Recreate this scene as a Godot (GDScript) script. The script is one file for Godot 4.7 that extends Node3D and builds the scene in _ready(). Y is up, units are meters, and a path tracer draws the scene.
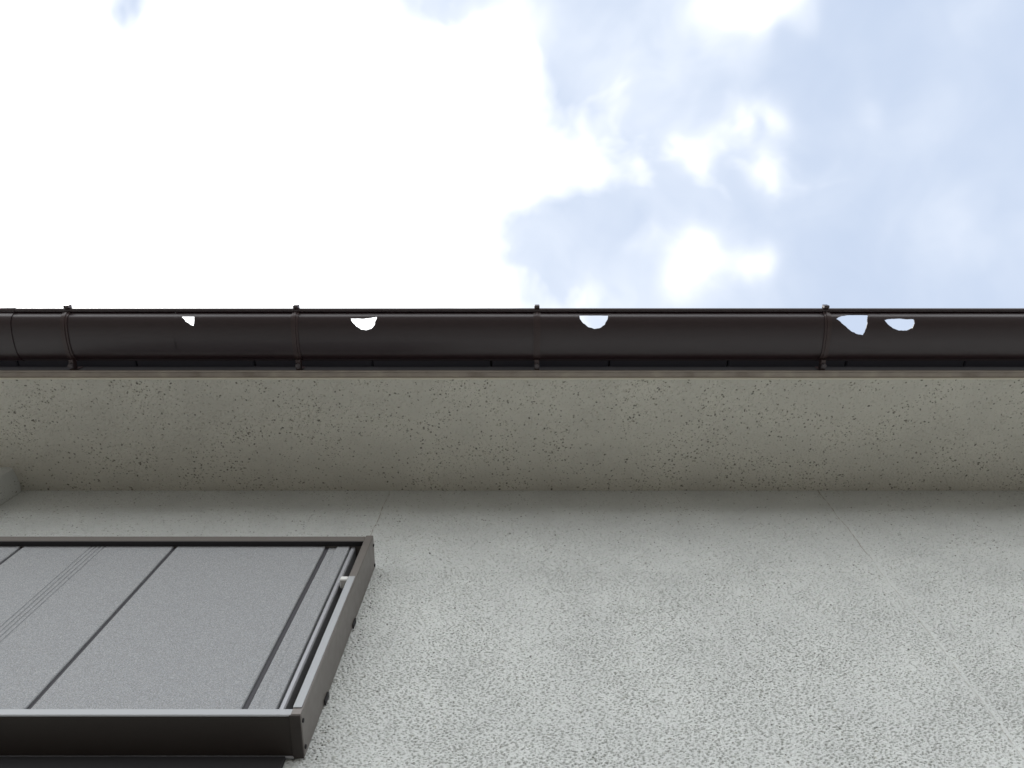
extends Node3D
# Eave of a stucco house seen steeply from below: broken brown rain gutter, soffit, wall and a shuttered window.
# The wall's face is the plane z = 0, outward is +z; the photographer stands close to the wall.

const EYE := Vector3(0.0, 1.6, 0.882)
const FOCAL := 769.0            # pixels
const AXIS := Vector2(523, 384) # where the optical axis meets the picture
const PITCH := 74.1
const SOFFIT := 3.6             # where the soffit meets the wall; it falls outward to the eave
const FALL := 0.33
const EDGE := 0.3595            # outer end of the soffit
const EAVE := Vector3(0, -0.1195, 0.033)   # how far the eave's edge lies from a level one at z = 0.33

var rng := RandomNumberGenerator.new()
var M := {}

# ---------------------------------------------------------------- pixels to directions
func ray(px: float, py: float) -> Vector3:
	var p := deg_to_rad(PITCH)
	var f := Vector3(0, sin(p), -cos(p))
	var u := Vector3(0, cos(p), sin(p))
	return f + Vector3.RIGHT * ((px - AXIS.x) / FOCAL) - u * ((py - AXIS.y) / FOCAL)

func on_z(px: float, py: float, z: float) -> Vector3:
	var r := ray(px, py)
	return EYE + r * ((z - EYE.z) / r.z)

func on_y(px: float, py: float, y: float) -> Vector3:
	var r := ray(px, py)
	return EYE + r * ((y - EYE.y) / r.y)

func row_of(p: Vector3) -> float:
	var a := deg_to_rad(PITCH)
	var d := p - EYE
	return AXIS.y - FOCAL * d.dot(Vector3(0, cos(a), sin(a))) / d.dot(Vector3(0, sin(a), -cos(a)))

# ---------------------------------------------------------------- mesh helpers
func begin() -> SurfaceTool:
	var st := SurfaceTool.new()
	st.begin(Mesh.PRIMITIVE_TRIANGLES)
	st.set_smooth_group(-1)
	return st

func tri(st: SurfaceTool, a: Vector3, b: Vector3, c: Vector3, out: Vector3) -> void:
	if (a - c).cross(a - b).dot(out) < 0.0:
		var t := b
		b = c
		c = t
	for v in [a, b, c]:
		st.add_vertex(v)

func quad(st: SurfaceTool, a: Vector3, b: Vector3, c: Vector3, d: Vector3, out: Vector3) -> void:
	tri(st, a, b, c, out)
	tri(st, a, c, d, out)

# a box with chamfered edges
func bar(st: SurfaceTool, lo: Vector3, hi: Vector3, r := 0.001) -> void:
	var mid := (lo + hi) * 0.5
	var h := (hi - lo) * 0.5
	r = minf(r, minf(h.x, minf(h.y, h.z)) * 0.9)
	var at := func(s: Vector3, axis: int) -> Vector3:
		var p := h - Vector3(r, r, r)
		p[axis] = h[axis]
		return mid + p * s
	for axis in 3:
		var u := (axis + 1) % 3
		var v := (axis + 2) % 3
		for s in [-1.0, 1.0]:
			var c: Array[Vector3] = []
			for k in [[-1, -1], [1, -1], [1, 1], [-1, 1]]:
				var sg := Vector3.ZERO
				sg[axis] = s
				sg[u] = k[0]
				sg[v] = k[1]
				c.append(at.call(sg, axis))
			var n := Vector3.ZERO
			n[axis] = s
			quad(st, c[0], c[1], c[2], c[3], n)
			for t in [-1.0, 1.0]:   # edge between face axis(s) and face u(t)
				var e: Array[Vector3] = []
				for w in [-1.0, 1.0]:
					var sg := Vector3.ZERO
					sg[axis] = s
					sg[u] = t
					sg[v] = w
					e.append(at.call(sg, axis))
					e.append(at.call(sg, u))
				var n2 := n
				n2[u] = t
				quad(st, e[0], e[1], e[3], e[2], n2)
	for sx in [-1.0, 1.0]:
		for sy in [-1.0, 1.0]:
			for sz in [-1.0, 1.0]:
				var sg := Vector3(sx, sy, sz)
				tri(st, at.call(sg, 0), at.call(sg, 1), at.call(sg, 2), sg)

# a short cylinder along `axis` with a domed end
func stud(st: SurfaceTool, base: Vector3, axis: Vector3, radius: float, height: float, sides := 12) -> void:
	var u := axis.cross(Vector3.RIGHT if absf(axis.x) < 0.8 else Vector3.UP).normalized()
	var v := axis.cross(u)
	var rings := [[0.0, 1.0], [0.7, 1.0], [0.92, 0.8], [1.0, 0.45]]
	for k in sides:
		var a0 := TAU * k / sides
		var a1 := TAU * (k + 1) / sides
		var d0 := u * cos(a0) + v * sin(a0)
		var d1 := u * cos(a1) + v * sin(a1)
		for i in rings.size() - 1:
			var p = rings[i]
			var q = rings[i + 1]
			quad(st, base + axis * height * p[0] + d0 * radius * p[1], base + axis * height * p[0] + d1 * radius * p[1],
				base + axis * height * q[0] + d1 * radius * q[1], base + axis * height * q[0] + d0 * radius * q[1], d0 + d1 + axis * 0.2)
		tri(st, base + axis * height, base + axis * height + d0 * radius * 0.45, base + axis * height + d1 * radius * 0.45, axis)

func obj(called: String, st: SurfaceTool, m: Material, parent: Node = self) -> MeshInstance3D:
	st.generate_normals()
	return put(called, st.commit(), m, parent)

func put(called: String, mesh: Mesh, m: Material, parent: Node = self) -> MeshInstance3D:
	var o := MeshInstance3D.new()
	o.name = called
	o.mesh = mesh
	o.material_override = m
	parent.add_child(o, true)
	return o

func box_part(called: String, lo: Vector3, hi: Vector3, m: Material, parent: Node, r := 0.001) -> MeshInstance3D:
	var st := begin()
	bar(st, lo, hi, r)
	return obj(called, st, m, parent)

func thing(called: String, label: String, category: String, group := "", at := Vector3.ZERO) -> Node3D:
	var o := Node3D.new()
	o.name = called
	add_child(o, true)
	o.position = at
	o.set_meta("label", label)
	o.set_meta("category", category)
	if group:
		o.set_meta("group", group)
	return o

# ---------------------------------------------------------------- materials
func noise(seed_: int, freq: float, octaves := 1, kind := FastNoiseLite.TYPE_SIMPLEX_SMOOTH) -> FastNoiseLite:
	var n := FastNoiseLite.new()
	n.seed = seed_
	n.noise_type = kind
	n.frequency = freq
	n.fractal_type = FastNoiseLite.FRACTAL_FBM if octaves > 1 else FastNoiseLite.FRACTAL_NONE
	n.fractal_octaves = octaves
	return n

func grey_noise(seed_: int, freq: float, octaves: int, low: float, high: float, size := 512) -> NoiseTexture2D:
	var t := NoiseTexture2D.new()
	t.width = size
	t.height = size
	t.seamless = true
	t.noise = noise(seed_, freq, octaves)
	var g := Gradient.new()
	g.offsets = PackedFloat32Array([0.0, 1.0])
	g.colors = PackedColorArray([Color(low, low, low), Color(high, high, high)])
	t.color_ramp = g
	return t

func mat(c: Color, rough: float, metal := 0.0) -> StandardMaterial3D:
	var m := StandardMaterial3D.new()
	m.albedo_color = c
	m.roughness = rough
	m.metallic = metal
	m.cull_mode = BaseMaterial3D.CULL_DISABLED
	return m

# paint of the stucco: faint mottling plus sparse darker specks, drawn in metres
func stucco_paint(seed_: int, specks: int, metres: float, base: Color, biggest: float) -> ImageTexture:
	var n := 2048
	var img := Image.create(n, n, false, Image.FORMAT_RGB8)
	img.fill(base)
	var r := RandomNumberGenerator.new()
	r.seed = seed_
	var mott := noise(seed_ + 3, 1.0 / 180.0, 4).get_seamless_image(n, n)
	mott.convert(Image.FORMAT_RGBA8)
	var data := mott.get_data()
	var outp := PackedByteArray()
	outp.resize(n * n * 3)
	var b := [base.r * 255.0, base.g * 255.0, base.b * 255.0]
	var b0: float = b[0]
	var b1: float = b[1]
	var b2: float = b[2]
	for i in n * n:
		var k := 0.97 + 0.06 * data[i * 4] / 255.0
		outp[i * 3] = int(minf(255.0, b0 * k))
		outp[i * 3 + 1] = int(minf(255.0, b1 * k))
		outp[i * 3 + 2] = int(minf(255.0, b2 * (k * 0.96 + 0.04)))
	img = Image.create_from_data(n, n, false, Image.FORMAT_RGB8, outp)
	var per := n / metres
	for s in specks:
		var c := Vector2(r.randf() * n, r.randf() * n)
		var size := pow(r.randf(), 4.0)
		if r.randf() > 0.3 + 0.7 * smoothstep(0.35, 0.75, data[(int(c.y) * n + int(c.x)) * 4] / 255.0):
			continue
		var rad := (0.0007 + biggest * size) * per
		var squash := r.randf_range(0.55, 1.0)
		var turn := r.randf() * PI
		var dark := r.randf_range(0.48, 0.88)
		var tone := Color(base.r * dark, base.g * dark * 0.99, base.b * dark * 0.95)
		var reach := int(ceil(rad)) + 1
		for dy in range(-reach, reach + 1):
			for dx in range(-reach, reach + 1):
				var d := Vector2(dx, dy).rotated(turn)
				d.y /= squash
				var edge := clampf(rad + 0.5 - d.length() + 0.18 * rad * sin(d.angle() * 2.0 + turn * 5.0), 0.0, 1.0)
				if edge > 0.0:
					var x := posmod(int(c.x) + dx, n)
					var y := posmod(int(c.y) + dy, n)
					img.set_pixel(x, y, img.get_pixel(x, y).lerp(tone, edge))
	return ImageTexture.create_from_image(img)

func make_materials() -> void:
	var w := mat(Color.WHITE, 0.92)
	w.albedo_texture = stucco_paint(11, 50000, 2.3, Color(0.79, 0.80, 0.79), 0.0016)
	w.uv1_triplanar = true
	w.uv1_world_triplanar = true
	w.uv1_scale = Vector3.ONE / 2.3
	w.uv1_triplanar_sharpness = 8.0
	M.wall = w
	var s := mat(Color.WHITE, 0.92)
	s.albedo_texture = stucco_paint(23, 120000, 2.3, Color(0.835, 0.825, 0.785), 0.0022)
	s.uv1_triplanar = true
	s.uv1_world_triplanar = true
	s.uv1_scale = Vector3.ONE / 2.3
	s.uv1_triplanar_sharpness = 8.0
	M.soffit = s
	var pvc := mat(Color(0.165, 0.108, 0.122), 0.38)
	pvc.clearcoat_enabled = true
	pvc.clearcoat = 0.35
	pvc.clearcoat_roughness = 0.28
	pvc.roughness_texture = grey_noise(5, 0.02, 3, 0.88, 1.0)
	pvc.uv1_triplanar = true
	pvc.uv1_world_triplanar = true
	pvc.uv1_scale = Vector3(1.2, 2.5, 2.5)
	M.pvc = pvc
	M.bracket = mat(Color(0.24, 0.185, 0.185), 0.38)
	M.bolt = mat(Color(0.34, 0.32, 0.33), 0.6, 0.3)
	var tr := mat(Color(1, 1, 1), 0.8)
	tr.albedo_texture = trim_paint()
	tr.uv1_triplanar = true
	tr.uv1_world_triplanar = true
	tr.uv1_scale = Vector3(0.8, 3.0, 3.0)
	M.trim = tr
	M.trim_bead = mat(Color(0.84, 0.82, 0.76), 0.7)
	M.crack_shade = mat(Color(0.63, 0.61, 0.58), 0.8)  # grey standing for the shade inside the hairline crack
	M.fascia = mat(Color(0.14, 0.13, 0.14), 0.6)
	var tile := mat(Color(0.36, 0.37, 0.41), 0.55)
	M.tile = tile
	M.deck = mat(Color(0.32, 0.26, 0.2), 0.9)
	M.shaded_bronze = mat(Color(0.19, 0.165, 0.15), 0.6)  # the frame's bronze darkened, shade under the frame put into the colour
	var bronze := mat(Color(0.49, 0.47, 0.455), 0.48, 0.6)
	bronze.roughness_texture = grey_noise(9, 0.03, 3, 0.8, 1.0)
	bronze.uv1_triplanar = true
	bronze.uv1_world_triplanar = true
	bronze.uv1_scale = Vector3.ONE * 2.0
	M.bronze = bronze
	var pn := mat(Color(0.85, 0.85, 0.85), 0.65, 0.2)
	pn.albedo_texture = panel_paint()
	pn.heightmap_enabled = true
	pn.heightmap_texture = grey_noise(31, 0.22, 2, 0.0, 1.0)
	pn.heightmap_scale = 0.03
	pn.uv1_triplanar = true
	pn.uv1_world_triplanar = true
	pn.uv1_scale = Vector3.ONE * 2.2
	M.panel = pn
	M.rail = mat(Color(0.66, 0.665, 0.68), 0.45, 0.5)
	M.light_rail = mat(Color(0.66, 0.67, 0.68), 0.5, 0.2)
	M.white_plastic = mat(Color(0.87, 0.87, 0.86), 0.5)
	M.rubber = mat(Color(0.11, 0.105, 0.115), 0.7)
	M.groove = mat(Color(0.22, 0.215, 0.235), 0.6)
	var gr := mat(Color(1, 1, 1), 0.95)
	gr.albedo_color = Color(1.0, 0.97, 0.925)
	gr.albedo_texture = grey_noise(41, 0.01, 5, 0.32, 0.44)
	gr.uv1_triplanar = true
	gr.uv1_world_triplanar = true
	gr.uv1_scale = Vector3.ONE * 0.6
	M.ground = gr

func trim_paint() -> NoiseTexture2D:
	var t := NoiseTexture2D.new()
	t.width = 1024
	t.height = 256
	t.seamless = true
	t.noise = noise(77, 0.012, 5)
	var g := Gradient.new()
	g.offsets = PackedFloat32Array([0.0, 0.4, 0.65, 1.0])
	g.colors = PackedColorArray([Color(0.50, 0.465, 0.43), Color(0.61, 0.575, 0.54), Color(0.64, 0.605, 0.565), Color(0.71, 0.68, 0.63)])
	t.color_ramp = g
	return t

func panel_paint() -> ImageTexture:
	var n := 512
	var r := RandomNumberGenerator.new()
	r.seed = 52
	var outp := PackedByteArray()
	outp.resize(n * n * 3)
	for i in n * n:
		var k := r.randf_range(-1, 1) + r.randf_range(-1, 1)
		var tint := r.randf_range(-3, 3)
		outp[i * 3] = int(clampf(173 + k * 22 + tint, 0, 255))
		outp[i * 3 + 1] = int(clampf(175 + k * 22, 0, 255))
		outp[i * 3 + 2] = int(clampf(177 + k * 22 - tint, 0, 255))
	return ImageTexture.create_from_image(Image.create_from_data(n, n, false, Image.FORMAT_RGB8, outp))

# ---------------------------------------------------------------- sky
func make_sky() -> ImageTexture:
	var w := 1840
	var h := 920
	# in the plane of the clouds (u, v) = (x, z) / y; the big bright cloud's edge, then the loose puffs, read off the photograph as directions
	var edge_v: Array[float] = []
	var edge_u: Array[float] = []
	for e in [[-60, 330], [0, 350], [40, 430], [75, 515], [110, 575], [150, 645], [178, 660], [195, 615], [208, 520], [235, 475], [270, 490], [300, 525], [340, 560]]:
		var d := ray(e[1], e[0])
		edge_v.append(d.z / d.y)
		edge_u.append(d.x / d.y)
	var puffs := []
	for p in [[762, -2, 44, 20, 1.1], [752, 122, 34, 18, 0.95], [768, 165, 18, 30, 0.5], [694, 150, 24, 18, 0.55], [690, 262, 34, 40, 0.6], [756, 268, 24, 22, 0.65], [608, 287, 22, 16, 0.5], [640, 240, 24, 16, 0.35],
			[620, 60, 130, 60, 0.08], [690, 20, 110, 40, 0.08], [880, 108, 14, 22, 0.12], [905, 235, 60, 26, 0.06], [500, 25, 60, 30, 0.35], [660, 110, 90, 50, 0.1], [960, 20, 60, 20, 0.1], [560, 200, 60, 20, -0.15], [560, 110, 26, 30, -0.2], [130, 6, 60, 30, -1.3], [520, 250, 40, 34, 0.12], [530, 240, 40, 30, -0.15]]:
		var d := ray(p[0], p[1])
		puffs.append([d.x / d.y, d.z / d.y, p[2] / FOCAL * 1.05, p[3] / FOCAL * 1.05, p[4]])
	var fine := noise(301, 3.2, 6)
	var broad := noise(302, 0.9, 4)
	var far := noise(303, 0.55, 3)
	var warp := noise(304, 5.0, 3)
	var wisp := noise(305, 11.0, 4)
	var img := Image.create(w, h, false, Image.FORMAT_RGBF)
	var blue := Color(0.455, 0.535, 0.68)
	var pale := Color(0.76, 0.82, 0.91)
	var nv := edge_v.size()
	for j in h:
		var th := (j + 0.5) / h * PI
		var y := cos(th)
		if y <= 0.0:
			for i in w:
				img.set_pixel(i, j, Color(0.9, 0.93, 0.97))
			continue
		var s := sin(th)
		var yy := maxf(y, 0.07)
		for i in w:
			var a := (i + 0.5) / w * TAU
			var u := sin(a) * s / yy
			var v := -cos(a) * s / yy
			var wu := u + 0.028 * warp.get_noise_2d(u, v)
			var wv := v + 0.028 * warp.get_noise_2d(u + 40.0, v)
			var f := fine.get_noise_2d(wu, wv)
			# edge of the big cloud at this v
			var eu := edge_u[0]
			if wv >= edge_v[0]:
				eu = edge_u[0] - (wv - edge_v[0]) * 0.3
			elif wv <= edge_v[nv - 1]:
				eu = edge_u[nv - 1]
			else:
				for k in nv - 1:
					if wv <= edge_v[k] and wv >= edge_v[k + 1]:
						eu = lerpf(edge_u[k], edge_u[k + 1], (edge_v[k] - wv) / (edge_v[k] - edge_v[k + 1]))
						break
			var out_of_view := smoothstep(0.6, 1.3, maxf(absf(u), absf(v)))
			var inside := eu + 0.02 - wu
			var loose := (1.0 - smoothstep(0.03, 0.32, inside)) * exp(-pow(minf(inside, 0.0) / 0.19, 2.0))
			var c := clampf(0.46 + inside * 1.5 + maxf(inside, 0.0) * 1.5 + (f * 0.7 + 0.3 * wisp.get_noise_2d(wu, wv)) * loose, -1.2, 1.5)
			c = maxf(c, lerpf(0.34, 0.13, smoothstep(0.15, 0.45, u)) + f * 0.17 + 0.06 * wisp.get_noise_2d(wu * 1.0, wv * 0.7) + 0.1 * broad.get_noise_2d(u, v))
			if absf(u) < 1.2 and absf(v) < 1.2:
				for p in puffs:
					var dx: float = (wu - p[0]) / p[2]
					var dy: float = (wv - p[1]) / p[3]
					var q := dx * dx + dy * dy
					if q < 6.0:
						c += p[4] * 0.62 * exp(-q * 1.35) * (1.0 + f * 1.4 + wisp.get_noise_2d(wu, wv) * 0.8)
			c = lerpf(c, 1.0 + far.get_noise_2d(u, v) * 1.2 + f * 0.3, out_of_view)
			c = clampf(c, 0.0, 1.5)
			var air := blue.lerp(pale, clampf(pow(1.0 - y, 2.0) * 1.2, 0.0, 1.0))
			var k := smoothstep(0.0, 1.0, c)
			var bright := 1.02 + 1.0 * smoothstep(0.5, 1.5, c)
			img.set_pixel(i, j, Color(lerpf(air.r, bright * 0.985, k), lerpf(air.g, bright, k), lerpf(air.b, bright * 1.01, k)))
	return ImageTexture.create_from_image(img)

# ---------------------------------------------------------------- stucco relief, real geometry
var n_a: FastNoiseLite
var n_b: FastNoiseLite
var n_c: FastNoiseLite
var n_d: FastNoiseLite

func relief(u: float, v: float) -> float:
	# sprayed stucco: flattened drops, 1 to 2 mm high, with pits and gaps between them
	var thick := 1.0 + 0.2 * n_c.get_noise_2d(u, v)
	var h := (0.0052 * n_a.get_noise_2d(u, v * 1.8) + 0.0026 * n_b.get_noise_2d(u, v * 1.4)) * thick
	return (h + 0.0020) * 1.6 if h < -0.0020 else (h + 0.0020) * 0.17

# a sheet over us x vs; p = origin + u*du + v*dv + n*height
func sheet(us: PackedFloat32Array, vs: PackedFloat32Array, place: Callable, called: String, m: Material, parent: Node, flip: bool) -> MeshInstance3D:
	var nu := us.size()
	var nv := vs.size()
	var pos := PackedVector3Array()
	pos.resize(nu * nv)
	for j in nv:
		for i in nu:
			pos[j * nu + i] = place.call(us[i], vs[j])
	var nor := PackedVector3Array()
	nor.resize(nu * nv)
	for j in nv:
		var j0 := maxi(j - 1, 0) * nu
		var j1 := mini(j + 1, nv - 1) * nu
		for i in nu:
			var n := (pos[j * nu + mini(i + 1, nu - 1)] - pos[j * nu + maxi(i - 1, 0)]).cross(pos[j1 + i] - pos[j0 + i]).normalized()
			nor[j * nu + i] = -n if flip else n
	var idx := PackedInt32Array()
	idx.resize((nu - 1) * (nv - 1) * 6)
	var k := 0
	for j in nv - 1:
		for i in nu - 1:
			var a := j * nu + i
			var b := a + 1
			var c := a + nu + 1
			var d := a + nu
			if flip:
				idx[k] = a; idx[k + 1] = b; idx[k + 2] = c; idx[k + 3] = a; idx[k + 4] = c; idx[k + 5] = d
			else:
				idx[k] = a; idx[k + 1] = c; idx[k + 2] = b; idx[k + 3] = a; idx[k + 4] = d; idx[k + 5] = c
			k += 6
	var arr := []
	arr.resize(Mesh.ARRAY_MAX)
	arr[Mesh.ARRAY_VERTEX] = pos
	arr[Mesh.ARRAY_NORMAL] = nor
	arr[Mesh.ARRAY_INDEX] = idx
	var mesh := ArrayMesh.new()
	mesh.add_surface_from_arrays(Mesh.PRIMITIVE_TRIANGLES, arr)
	return put(called, mesh, m, parent)

func steps(from: float, fine_from: float, fine_to: float, to: float, fine: float, coarse: float) -> PackedFloat32Array:
	var out := PackedFloat32Array()
	var x := from
	while x < fine_from - 1e-6:
		out.append(x)
		x += minf(coarse, maxf(fine_from - x, fine))
	x = fine_from
	while x < fine_to - fine * 0.5:
		out.append(x)
		x += fine
	x = fine_to
	while x < to - 1e-6:
		out.append(x)
		x += coarse
	out.append(to)
	return out

var seam_wobble: FastNoiseLite

func seam_shift(y: float, which: float) -> float:
	return 0.004 * seam_wobble.get_noise_2d(y, which * 5.0) + 0.0012 * seam_wobble.get_noise_2d(y * 7.0, which * 9.0)

func wall_point(x: float, y: float) -> Vector3:
	var near := (1.0 - smoothstep(1.57, 1.61, absf(x))) * smoothstep(2.44, 2.47, y)
	var h := relief(x, y)
	for s in [[0.83 + (y - 3.55) * 0.0533, 1.0], [-0.372, 2.0]]:
		var d: float = x - s[0] - seam_shift(y, s[1])
		var band := exp(-pow(d / 0.007, 2.0))
		h = lerpf(h, 0.0006, band * 0.8)
		h -= 0.0030 * exp(-pow((d + 0.003) / 0.0022, 2.0)) * (0.55 + 0.6 * seam_wobble.get_noise_2d(y * 3.0, 7.0))
	return Vector3(x, y, h * near)

func soffit_point(x: float, z: float) -> Vector3:
	var near := 1.0 - smoothstep(1.57, 1.61, absf(x))
	return Vector3(x, SOFFIT - FALL * z - (relief(x + 20.0, z) * 0.6) * near, z)

func build_house() -> void:
	var house := thing("house", "pale grey stucco house with a wide plastered eave", "house")
	seam_wobble = noise(17, 6.0, 2)
	n_a = noise(1, 145.0, 1)
	n_b = noise(2, 270.0, 1)
	n_c = noise(3, 5.0, 3)
	var xs := steps(-4.0, -1.62, 1.62, 4.0, 0.0021, 0.05)
	var w := sheet(xs, steps(3.15, 3.15, SOFFIT + 0.002, SOFFIT + 0.002, 0.0018, 0.06), wall_point, "wall", M.wall, house, false)
	w.set_meta("label", "pale grey sprayed stucco wall with two vertical joint lines")
	sheet(steps(-4.0, -0.4, 1.25, 4.0, 0.0016, 0.05), steps(2.9, 2.9, 3.15, 3.15, 0.0014, 0.06), wall_point, "wall", M.wall, house, false)
	sheet(steps(-4.0, -0.4, 1.25, 4.0, 0.0016, 0.05), steps(0.0, 2.44, 2.9, 2.9, 0.0012, 0.06), wall_point, "wall", M.wall, house, false)
	box_part("wall_core", Vector3(-4, 0, -0.16), Vector3(4, SOFFIT + 0.06, -0.01), M.wall, house, 0.0)
	var zs := steps(0.0, 0.0, EDGE, EDGE, 0.0025, 0.02)
	var s := sheet(xs, zs, soffit_point, "soffit", M.soffit, house, true)
	s.set_meta("label", "speckled beige stucco underside of the eave")
	var st := begin()
	var e0 := Vector3(-4, SOFFIT + 0.006, -0.005)
	var e1 := Vector3(-4, SOFFIT + 0.006 - FALL * EDGE, EDGE - 0.001)
	var wide := Vector3(8, 0, 0)
	var rise := Vector3(0, 0.03, 0)
	quad(st, e0, e1, e1 + wide, e0 + wide, Vector3.DOWN)
	quad(st, e0 + rise, e1 + rise, e1 + wide + rise, e0 + wide + rise, Vector3.UP)
	quad(st, e1, e1 + wide, e1 + wide + rise, e1 + rise, Vector3.BACK)
	obj("eave_core", st, M.deck, house)
	# grey ribbons on the two vertical joints, crack shade painted as colour
	for seam in 2:
		st = begin()
		var y := 2.50 if seam == 0 else 3.10
		while y < SOFFIT - 0.004:
			var q: Array[Vector3] = []
			for k in 2:
				var yy := minf(y + 0.005 * k, SOFFIT - 0.004)
				var x := (0.83 + (yy - 3.55) * 0.0533) if seam == 0 else -0.372
				x += seam_shift(yy, 1.0 + seam) - 0.003
				var half := 0.0010 * maxf(0.15, 0.7 + 1.3 * seam_wobble.get_noise_2d(yy * 5.0, 3.0 + seam)) * lerpf(0.45, 1.0, smoothstep(3.0 if seam == 0 else 3.2, 3.45, yy))
				q.append(Vector3(x - half, yy, 0.0011))
				q.append(Vector3(x + half, yy, 0.0011))
			quad(st, q[0], q[1], q[3], q[2], Vector3.BACK)
			y += 0.005
		obj("joint_crack_shade", st, M.crack_shade, house)
	# trim along the front of the soffit
	st = begin()
	bar(st, Vector3(-4, SOFFIT - 0.0055, 0.326), Vector3(4, SOFFIT + 0.012, 0.3305), 0.0012)
	obj("eave_bead", st, M.trim_bead, house).position = EAVE
	st = begin()
	bar(st, Vector3(-4, SOFFIT - 0.001, 0.3308), Vector3(4, SOFFIT + 0.014, 0.345), 0.0015)
	bar(st, Vector3(-4, SOFFIT - 0.004, 0.3452), Vector3(4, SOFFIT + 0.008, 0.3478), 0.001)
	obj("eave_trim", st, M.trim, house).position = EAVE
	box_part("fascia", Vector3(-4, SOFFIT + 0.0125, 0.3312), Vector3(4, SOFFIT + 0.062, 0.3435), M.fascia, house, 0.001).position = EAVE
	# roof: deck and the course of flat tiles along the eave
	var roof_n := Vector3(0, cos(0.2), sin(0.2))
	st = begin()
	var p0 := Vector3(-4, SOFFIT + 0.085, 0.30)
	var back := Vector3(0, sin(0.38), -cos(0.38)) * 1.6
	var across := Vector3(8, 0, 0)
	var up := Vector3(0, 0.03, 0)
	quad(st, p0, p0 + across, p0 + across + back, p0 + back, Vector3.DOWN)
	quad(st, p0 + up, p0 + across + up, p0 + across + back + up, p0 + back + up, Vector3.UP)
	quad(st, p0, p0 + across, p0 + across + up, p0 + up, Vector3.BACK)
	var roof := obj("roof", st, M.deck, house)
	roof.position = EAVE
	box_part("underlay", Vector3(-4, SOFFIT + 0.0865, 0.28), Vector3(4, SOFFIT + 0.0895, 0.380), M.rubber, house, 0.0005).position = EAVE
	var tile_mesh: Array[Mesh] = []
	for k in 3:
		st = begin()
		bar(st, Vector3(-0.153, 0, -0.27), Vector3(0.153, 0.014 + k * 0.001, 0), 0.003)
		st.generate_normals()
		tile_mesh.append(st.commit())
	var r := RandomNumberGenerator.new()
	r.seed = 8
	for k in 26:
		var t := put("roof_tile", tile_mesh[k % 3], M.tile, roof)
		t.position = Vector3(-4.02 + 0.3105 * k + 0.055, SOFFIT + 0.0645 + r.randf_range(0, 0.003), 0.388 + r.randf_range(-0.003, 0.003))
		t.rotation = Vector3(0.2 + r.randf_range(-0.006, 0.006), 0, r.randf_range(-0.004, 0.004))
	# plastered pilaster at the left end of the window
	var px := steps(0.0, 0.0, 0.075, 0.075, 0.003, 0.02)
	var pil := begin()
	bar(pil, Vector3(-1.72, 0.0, -0.004), Vector3(-1.406, SOFFIT - 0.004, 0.082), 0.006)
	var po := obj("pilaster", pil, M.wall, house)
	po.set_meta("label", "plain stucco pilaster under the eave beside the shutters")

# ---------------------------------------------------------------- gutter
const RIM_Y := 3.515
const G_FRONT := 0.5255
const G_BACK := 0.4005

# outer profile from the front rim (s = 0) round to the back rim (s = 1): (inward, downward) in metres; `grow` moves it outward
const PROFILE := [Vector2(0, 0), Vector2(0.0033, 0.009), Vector2(0.010, 0.0195), Vector2(0.024, 0.0265), Vector2(0.047, 0.029), Vector2(0.075, 0.0285), Vector2(0.102, 0.0225), Vector2(0.1205, 0.010), Vector2(0.1250, 0)]

func profile(s: float) -> Vector2:
	var n := PROFILE.size() - 1
	var t := clampf(s, 0.0, 1.0) * n
	var k := mini(int(t), n - 1)
	var f := t - k
	var p1: Vector2 = PROFILE[k]
	var p2: Vector2 = PROFILE[k + 1]
	var p0: Vector2 = PROFILE[k - 1] if k > 0 else p1 * 2.0 - p2
	var p3: Vector2 = PROFILE[k + 2] if k < n - 1 else p2 * 2.0 - p1
	return p1.cubic_interpolate(p2, p0, p3, f)

func gutter_normal(s: float) -> Vector3:
	var t := profile(minf(s + 0.004, 1.0)) - profile(maxf(s - 0.004, 0.0))
	return Vector3(0, -t.x, t.y).normalized()

func gutter_at(x: float, s: float, grow := 0.0) -> Vector3:
	var p := profile(s)
	var o := Vector3(x, RIM_Y - p.y, G_FRONT - p.x)
	return o if grow == 0.0 else o + gutter_normal(s) * grow

# a picture point on the front half of the trough as (x, s)
func gutter_from_pixel(px: float, py: float) -> Vector2:
	var lo := 0.0
	var hi := 0.8
	for k in 40:
		var m := (lo + hi) * 0.5
		if row_of(gutter_at(0, m)) < py:
			lo = m
		else:
			hi = m
	var p := gutter_at(0, lo)
	var at := on_y(px, py, p.y)
	return Vector2(at.x, lo)

class Shell:
	var pos := PackedVector3Array()
	var nor := PackedVector3Array()
	var idx := PackedInt32Array()
	func v(p: Vector3, n: Vector3) -> int:
		pos.append(p)
		nor.append(n)
		return pos.size() - 1
	func q(a: int, b: int, c: int, d: int) -> void:
		var n := nor[a] + nor[b] + nor[c]
		var f := (pos[a] - pos[c]).cross(pos[a] - pos[b])
		if f.length_squared() < 1e-18:
			f = (pos[a] - pos[d]).cross(pos[a] - pos[c])
		if f.dot(n) < 0.0:
			idx.append_array(PackedInt32Array([a, c, b, a, d, c]))
		else:
			idx.append_array(PackedInt32Array([a, b, c, a, c, d]))
	func mesh() -> ArrayMesh:
		var arr := []
		arr.resize(Mesh.ARRAY_MAX)
		arr[Mesh.ARRAY_VERTEX] = pos
		arr[Mesh.ARRAY_NORMAL] = nor
		arr[Mesh.ARRAY_INDEX] = idx
		var m := ArrayMesh.new()
		m.add_surface_from_arrays(Mesh.PRIMITIVE_TRIANGLES, arr)
		return m

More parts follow.
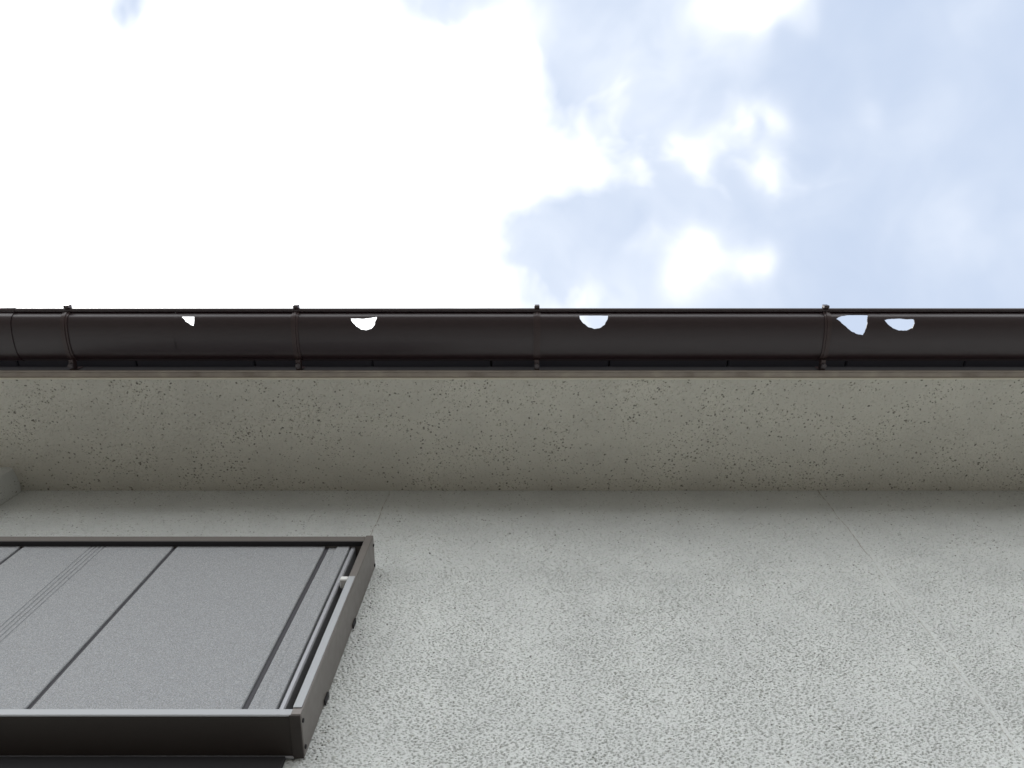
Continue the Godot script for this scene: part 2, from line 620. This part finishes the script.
func shell_patch(sh: Shell, x0: float, x1: float, s0: float, s1: float, ns: int, grow := 0.0, thick := 0.0022) -> void:
	for side in 2:
		var g := grow - thick * side
		var sg := 1.0 if side == 0 else -1.0
		for k in ns:
			var a := lerpf(s0, s1, float(k) / ns)
			var b := lerpf(s0, s1, float(k + 1) / ns)
			var na := gutter_normal(a) * sg
			var nb := gutter_normal(b) * sg
			sh.q(sh.v(gutter_at(x0, a, g), na), sh.v(gutter_at(x1, a, g), na), sh.v(gutter_at(x1, b, g), nb), sh.v(gutter_at(x0, b, g), nb))

func ray_hit(poly: PackedVector2Array, c: Vector2, d: Vector2) -> Vector2:
	var best := 1e9
	var hit := c
	for i in poly.size():
		var a := poly[i]
		var b := poly[(i + 1) % poly.size()]
		var x = Geometry2D.segment_intersects_segment(c, c + d * 10.0, a, b)
		if x != null and c.distance_to(x) < best:
			best = c.distance_to(x)
			hit = x
	return hit

func build_gutter() -> void:
	var gutter := thing("rain_gutter", "dark brown half round rain gutter with jagged holes along the eave", "gutter", "", Vector3.ZERO)
	# holes as traced outlines on the trough (picture points)
	var holes := [
		[[181.5, 316.2], [194.6, 316.2], [194.2, 321.0], [193.6, 326.0], [190.0, 324.6], [185.6, 321.6]],
		[[350.4, 318.3], [356.0, 318.4], [364.0, 318.6], [371.0, 317.6], [377.2, 316.4], [375.6, 320.6], [374.8, 324.6], [371.6, 328.4], [366.0, 330.3], [360.6, 329.4], [355.6, 325.6], [352.0, 321.8]],
		[[579.4, 315.0], [594.0, 314.9], [608.0, 315.0], [607.4, 319.6], [604.8, 324.6], [600.4, 327.8], [594.6, 329.0], [588.4, 327.2], [583.4, 323.4], [580.2, 319.4]],
		[[836.4, 318.9], [841.6, 315.6], [848.0, 314.6], [858.0, 314.5], [867.6, 314.6], [867.2, 319.8], [867.4, 323.4], [865.4, 330.0], [863.2, 335.2], [857.0, 334.0], [851.2, 331.2], [844.0, 325.0]],
		[[884.2, 320.0], [890.0, 318.9], [899.0, 318.4], [906.0, 319.1], [913.4, 319.0], [914.8, 323.2], [912.6, 328.0], [906.8, 330.6], [899.6, 330.6], [892.6, 328.0], [887.6, 324.0]],
	]
	var sh := Shell.new()
	var x_from := -3.6
	var s_lo := 0.012
	var s_cut := 0.74
	var rr := RandomNumberGenerator.new()
	rr.seed = 99
	for hole in holes:
		var poly := PackedVector2Array()
		for p in hole:
			poly.append(gutter_from_pixel(p[0], p[1]))
		# a finer, slightly ragged outline
		var ragged := PackedVector2Array()
		for i in poly.size():
			var a := poly[i]
			var b := poly[(i + 1) % poly.size()]
			for k in 4:
				var q := a.lerp(b, k / 4.0)
				if k > 0:
					q += Vector2(rr.randf_range(-0.0009, 0.0009), rr.randf_range(-0.0035, 0.0035))
				q.y = maxf(q.y, s_lo + 0.012)
				ragged.append(q)
		var lo := ragged[0]
		var hi := ragged[0]
		var c := Vector2.ZERO
		for q in ragged:
			lo = lo.min(q)
			hi = hi.max(q)
			c += q
		c /= ragged.size()
		var x0 := lo.x - 0.02
		var x1 := hi.x + 0.02
		shell_patch(sh, x_from, x0, s_lo, 1.0, 40)
		shell_patch(sh, x0, x1, s_cut, 1.0, 20)
		var rect := PackedVector2Array([Vector2(x0, s_lo), Vector2(x1, s_lo), Vector2(x1, s_cut), Vector2(x0, s_cut)])
		# rays through every outline point and every corner of the patch, in order of angle
		var angles: Array[float] = []
		for q in ragged:
			angles.append((q - c).angle())
		for q in rect:
			angles.append((q - c).angle())
		angles.sort()
		var rings := 14
		for side in 2:
			var g := -0.0022 * side
			var sg := 1.0 if side == 0 else -1.0
			for k in angles.size():
				var d0 := Vector2.from_angle(angles[k])
				var d1 := Vector2.from_angle(angles[(k + 1) % angles.size()])
				var i0 := ray_hit(ragged, c, d0)
				var i1 := ray_hit(ragged, c, d1)
				var o0 := ray_hit(rect, c, d0)
				var o1 := ray_hit(rect, c, d1)
				for n in rings:
					var t0 := float(n) / rings
					var t1 := float(n + 1) / rings
					var a := i0.lerp(o0, t0)
					var b := i1.lerp(o1, t0)
					var e := i1.lerp(o1, t1)
					var f := i0.lerp(o0, t1)
					sh.q(sh.v(gutter_at(a.x, a.y, g), gutter_normal(a.y) * sg), sh.v(gutter_at(b.x, b.y, g), gutter_normal(b.y) * sg),
						sh.v(gutter_at(e.x, e.y, g), gutter_normal(e.y) * sg), sh.v(gutter_at(f.x, f.y, g), gutter_normal(f.y) * sg))
				if side == 0:   # the broken edge
					var n := gutter_at(c.x, c.y) - gutter_at(i0.x, i0.y)
					n = n.normalized()
					sh.q(sh.v(gutter_at(i0.x, i0.y, 0), n), sh.v(gutter_at(i1.x, i1.y, 0), n), sh.v(gutter_at(i1.x, i1.y, -0.0022), n), sh.v(gutter_at(i0.x, i0.y, -0.0022), n))
		x_from = x1
	shell_patch(sh, x_from, 3.6, s_lo, 1.0, 40)
	var trough := put("trough", sh.mesh(), M.pvc, gutter)
	trough.set_meta("label", "brown plastic trough broken open by five holes under its rim")
	# rolled front rim and back lip
	for rim in [["front_rim", G_FRONT + 0.0042, 0.0056, -0.001], ["back_rim", G_BACK, 0.0028, 0.0025]]:
		var b := Shell.new()
		tube(b, -3.6, 3.6, Vector2(RIM_Y + rim[3], rim[1]), rim[2])
		put(rim[0], b.mesh(), M.pvc, gutter)
	# sleeve joining two lengths
	var at := gutter_from_pixel(11.5, 330.0)
	sh = Shell.new()
	shell_patch(sh, at.x - 0.13, at.x, 0.0, 1.0, 40, 0.0018, 0.0014)
	for s in 40:
		var n := Vector3.RIGHT
		sh.q(sh.v(gutter_at(at.x, s / 40.0, 0.0018), n), sh.v(gutter_at(at.x, (s + 1) / 40.0, 0.0018), n), sh.v(gutter_at(at.x, (s + 1) / 40.0, 0.0004), n), sh.v(gutter_at(at.x, s / 40.0, 0.0004), n))
	tube(sh, at.x - 0.13, at.x, Vector2(RIM_Y - 0.001, G_FRONT + 0.0043), 0.0068)
	put("joint_sleeve", sh.mesh(), M.pvc, gutter)

func tube(b: Shell, x0: float, x1: float, c: Vector2, r: float) -> void:
	var sides := 14
	for k in sides:
		var a0 := TAU * k / sides
		var a1 := TAU * (k + 1) / sides
		var n0 := Vector3(0, sin(a0), cos(a0))
		var n1 := Vector3(0, sin(a1), cos(a1))
		var o := Vector3(0, c.x, c.y)
		b.q(b.v(o + n0 * r + Vector3(x0, 0, 0), n0), b.v(o + n1 * r + Vector3(x0, 0, 0), n1), b.v(o + n1 * r + Vector3(x1, 0, 0), n1), b.v(o + n0 * r + Vector3(x1, 0, 0), n0))
	for x in [x0, x1]:
		var n := Vector3(-1 if x == x0 else 1, 0, 0)
		for k in range(0, sides, 2):
			var o := Vector3(x, c.x, c.y)
			var p := []
			for j in 3:
				var a := TAU * (k + j) / sides
				p.append(o + Vector3(0, sin(a), cos(a)) * r)
			b.q(b.v(o, n), b.v(p[0], n), b.v(p[1], n), b.v(p[2], n))

func strap_shape(half: float, grow: float, thick: float, s0: float, s1: float) -> ArrayMesh:
	var sh := Shell.new()
	shell_patch(sh, -half, half, s0, s1, 40, grow, thick)
	for x in [-half, half]:
		var n := Vector3(signf(x), 0, 0)
		for k in 40:
			var a := lerpf(s0, s1, k / 40.0)
			var b := lerpf(s0, s1, (k + 1) / 40.0)
			sh.q(sh.v(gutter_at(x, a, grow), n), sh.v(gutter_at(x, b, grow), n), sh.v(gutter_at(x, b, grow - thick), n), sh.v(gutter_at(x, a, grow - thick), n))
	return sh.mesh()

func build_brackets() -> void:
	var strap := strap_shape(0.0085, 0.0022, 0.0019, 0.0, 0.93)
	var rib := strap_shape(0.0028, 0.0040, 0.0018, 0.03, 0.9)
	var labels := ["gutter bracket beside the sleeve joint of the brown gutter", "gutter bracket between the triangular small hole and the bowl shaped hole with a spur",
		"gutter bracket just before the clean half round hole", "gutter bracket touching the large fan shaped hole, slightly skewed"]
	var first: Node3D = null
	var pixel_x := [65.0, 295.0, 537.0, 827.5]
	for k in 4:
		var x := gutter_from_pixel(pixel_x[k], 335.0).x
		var b: Node3D
		if first == null:
			b = thing("gutter_bracket", labels[0], "bracket", "brackets holding the gutter")
			put("strap", strap, M.bracket, b)
			put("strap_rib", rib, M.bracket, b)
			var st := begin()
			bar(st, Vector3(-0.0065, RIM_Y - 0.008, G_FRONT + 0.0100), Vector3(0.0065, RIM_Y + 0.010, G_FRONT + 0.0175), 0.0012)
			bar(st, Vector3(-0.0065, RIM_Y + 0.0065, G_FRONT - 0.010), Vector3(0.0065, RIM_Y + 0.0095, G_FRONT + 0.012), 0.001)
			obj("front_clip", st, M.bracket, b)
			st = begin()
			bar(st, Vector3(-0.006, SOFFIT + 0.016, 0.3437), Vector3(0.006, SOFFIT + 0.05, 0.3462), 0.0008)
			bar(st, Vector3(-0.006, SOFFIT + 0.010, 0.3465), Vector3(0.006, SOFFIT + 0.026, 0.374), 0.001)
			obj("arm", st, M.bracket, b).position = EAVE
			st = begin()
			stud(st, Vector3(0, SOFFIT + 0.0105, 0.3585), Vector3.DOWN, 0.0075, 0.008, 6)
			obj("bolt", st, M.bolt, b).position = EAVE
			first = b
		else:
			b = first.duplicate()
			b.name = "gutter_bracket_%03d" % k
			add_child(b, true)
			b.set_meta("label", labels[k])
		b.position.x = x
		if k == 3:
			b.rotation.y = 0.0

# ---------------------------------------------------------------- shuttered window
func build_window() -> void:
	var lo := 1.6 + 0.983     # underside of the frame
	var hi := 1.6 + 1.567     # top of the head
	var right := -0.3365
	var left := -1.392
	var front := 0.080
	var face := 0.067
	var win := thing("shuttered_window", "bronze framed window closed with grey ribbed metal storm shutters", "window", "", Vector3((left + right) * 0.5, lo, 0.0))
	var o := -win.position
	var add := func(called: String, a: Vector3, b: Vector3, m: Material, r := 0.001) -> MeshInstance3D:
		return box_part(called, a + o, b + o, m, win, r)
	# frame: head, sill, two jambs
	add.call("head", Vector3(left, hi - 0.021, 0.0025), Vector3(right - 0.0172, hi, front), M.bronze, 0.0012)
	add.call("head_shade_strip", Vector3(left + 0.013, hi - 0.0235, face + 0.0006), Vector3(right - 0.0175, hi - 0.0212, front - 0.0012), M.rubber, 0.0004)  # added dark strip, stands for the shade under the head
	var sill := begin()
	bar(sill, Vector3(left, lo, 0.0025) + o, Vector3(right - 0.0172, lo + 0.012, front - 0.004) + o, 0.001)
	obj("sill", sill, M.shaded_bronze, win)  # shade on its underside is painted by the darker material
	add.call("sill_lip", Vector3(left, lo + 0.0005, front - 0.0038), Vector3(right - 0.0095, lo + 0.0150, front), M.light_rail, 0.0012)
	var jamb: MeshInstance3D = add.call("jamb", Vector3(right - 0.017, lo + 0.0008, 0.0025), Vector3(right, hi + 0.004, front + 0.0006), M.bronze, 0.0014)
	add.call("jamb", Vector3(left - 0.004, lo + 0.0008, 0.0025), Vector3(left + 0.013, hi + 0.004, front + 0.0006), M.bronze, 0.0014)
	add.call("corner_shade_cap", Vector3(right - 0.0178, lo - 0.003, 0.0028), Vector3(right - 0.0005, lo + 0.0002, front + 0.0012), M.shaded_bronze, 0.0008)  # cap stretched under the jamb, its dark colour is painted shade
	# back of the recess
	add.call("backing", Vector3(left + 0.014, lo + 0.013, 0.012), Vector3(right - 0.018, hi - 0.022, 0.030), M.rubber, 0.0)
	add.call("under_strip", Vector3(left, lo - 0.10, 0.0025), Vector3(right - 0.028, lo - 0.0045, 0.010), M.rubber, 0.001)  # near-black strip on the wall below the sill
	add.call("sill_edge", Vector3(left, lo - 0.0038, 0.0028), Vector3(right - 0.016, lo - 0.0004, 0.0075), M.rail, 0.001)
	# shutter leaves
	var joints := [left + 0.016, -1.1130, -0.7725, -0.4353]
	for k in 3:
		var a: float = joints[k] + 0.0042
		var b: float = joints[k + 1] - 0.0042
		var ribs := []
		if k == 1:
			var mid := (a + b) * 0.5
			ribs = [mid - 0.016, mid - 0.006, mid + 0.004, mid + 0.014]
		var leaf := leaf_mesh(a, b, lo + 0.0135, hi - 0.0215, face, ribs, o)
		var leaf_node := obj("shutter_leaf", leaf, M.panel, win)
		if k == 1:
			leaf_node.set_meta("label", "shutter leaf with four fine ribs down its middle")
		if k > 0:
			add.call("leaf_joint", Vector3(joints[k] - 0.0040, lo + 0.0135, 0.0305), Vector3(joints[k] + 0.0040, hi - 0.0215, face - 0.004), M.groove, 0.0004)
	# sliding edge of the shutter by the right jamb: stepped strips
	add.call("leaf_joint", Vector3(-0.4393, lo + 0.0135, 0.0305), Vector3(-0.4313, hi - 0.0215, face - 0.004), M.groove, 0.0004)
	add.call("meeting_strip", Vector3(-0.4310, lo + 0.0135, 0.0305), Vector3(-0.4138, hi - 0.0215, face - 0.0035), M.panel, 0.0008)
	add.call("meeting_strip", Vector3(-0.4134, lo + 0.0135, 0.0305), Vector3(-0.3850, hi - 0.0215, face), M.panel, 0.0012)
	add.call("edge_rail", Vector3(-0.3822, lo + 0.0135, 0.0305), Vector3(-0.3722, hi - 0.0215, face - 0.002), M.rail, 0.0022)
	# bright guide rail with its plastic stop
	var stop := on_z(350, 576, front)
	add.call("guide_rail", Vector3(right - 0.0165, lo + 0.0155, front + 0.0009), Vector3(right - 0.003, stop.y - 0.004, front + 0.0022), M.light_rail, 0.0005)
	add.call("guide_stop", Vector3(-0.3700, stop.y - 0.012, 0.058), Vector3(-0.3538, stop.y + 0.002, front - 0.001), M.white_plastic, 0.002)
	# fixing tabs along the wall side of the jamb
	for row in [622.0, 697.0]:
		var y := on_z(360, row, 0.01).y
		var t := begin()
		bar(t, Vector3(right + 0.0003, y - 0.012, 0.0022) + o, Vector3(right + 0.0032, y + 0.012, 0.012) + o, 0.0006)
		obj("fixing_tab", t, M.rubber, win)
	for at in [Vector2(lo + 0.006, 0.066), Vector2(lo + 0.006, 0.018), Vector2(hi - 0.004, 0.060), Vector2(hi - 0.004, 0.010)]:
		var t := begin()
		stud(t, Vector3(right, at.x, at.y) + o, Vector3.RIGHT, 0.0034, 0.0022)
		obj("screw", t, M.rubber, jamb)

# a sheet metal leaf with small V ribs
func leaf_mesh(x0: float, x1: float, y0: float, y1: float, z: float, ribs: Array, o: Vector3) -> SurfaceTool:
	var st := begin()
	var prof := [Vector2(x0, 0.0305), Vector2(x0, z - 0.0015), Vector2(x0 + 0.0015, z)]
	for r in ribs:
		prof.append(Vector2(r - 0.0022, z))
		prof.append(Vector2(r - 0.0008, z - 0.0018))
		prof.append(Vector2(r + 0.0008, z - 0.0018))
		prof.append(Vector2(r + 0.0022, z))
	prof.append_array([Vector2(x1 - 0.0015, z), Vector2(x1, z - 0.0015), Vector2(x1, 0.0305)])
	for k in prof.size() - 1:
		var a: Vector2 = prof[k]
		var b: Vector2 = prof[k + 1]
		var n := Vector3(-(b.y - a.y), 0, b.x - a.x)
		quad(st, Vector3(a.x, y0, a.y) + o, Vector3(b.x, y0, b.y) + o, Vector3(b.x, y1, b.y) + o, Vector3(a.x, y1, a.y) + o, n)
	return st

# ---------------------------------------------------------------- scene
func _ready() -> void:
	rng.seed = 4
	var cam := Camera3D.new()
	cam.name = "camera"
	cam.projection = Camera3D.PROJECTION_FRUSTUM
	cam.near = 0.05
	cam.far = 400.0
	cam.size = 768.0 / FOCAL * cam.near
	cam.frustum_offset = Vector2((512.0 - AXIS.x) / FOCAL * cam.near, 0)
	cam.position = EYE
	cam.rotation_degrees = Vector3(PITCH, 0, 0)
	add_child(cam)
	cam.current = true
	var env := Environment.new()
	env.background_mode = Environment.BG_SKY
	env.sky = Sky.new()
	var pano := PanoramaSkyMaterial.new()
	pano.panorama = make_sky()
	pano.energy_multiplier = 1.0
	env.sky.sky_material = pano
	env.tonemap_mode = Environment.TONE_MAPPER_LINEAR
	env.tonemap_exposure = 1.3
	env.sdfgi_enabled = true
	env.ssao_enabled = true
	env.ssil_enabled = true
	var we := WorldEnvironment.new()
	we.environment = env
	add_child(we)
	var sun := DirectionalLight3D.new()
	sun.name = "sun"
	sun.light_energy = 0.45
	sun.light_angular_distance = 20.0
	sun.light_color = Color(1.0, 0.975, 0.94)
	sun.shadow_enabled = true
	add_child(sun)
	sun.look_at_from_position(Vector3(-0.5, 0.85, 0.12), Vector3.ZERO, Vector3.UP)

	make_materials()
	var st := begin()
	bar(st, Vector3(-60, -0.3, -60), Vector3(60, 0.0, 60), 0.0)
	var ground := obj("ground", st, M.ground)
	ground.set_meta("kind", "structure")
	ground.set_meta("label", "grey concrete yard beside the house")
	ground.set_meta("category", "ground")
	build_house()
	build_gutter()
	build_brackets()
	build_window()
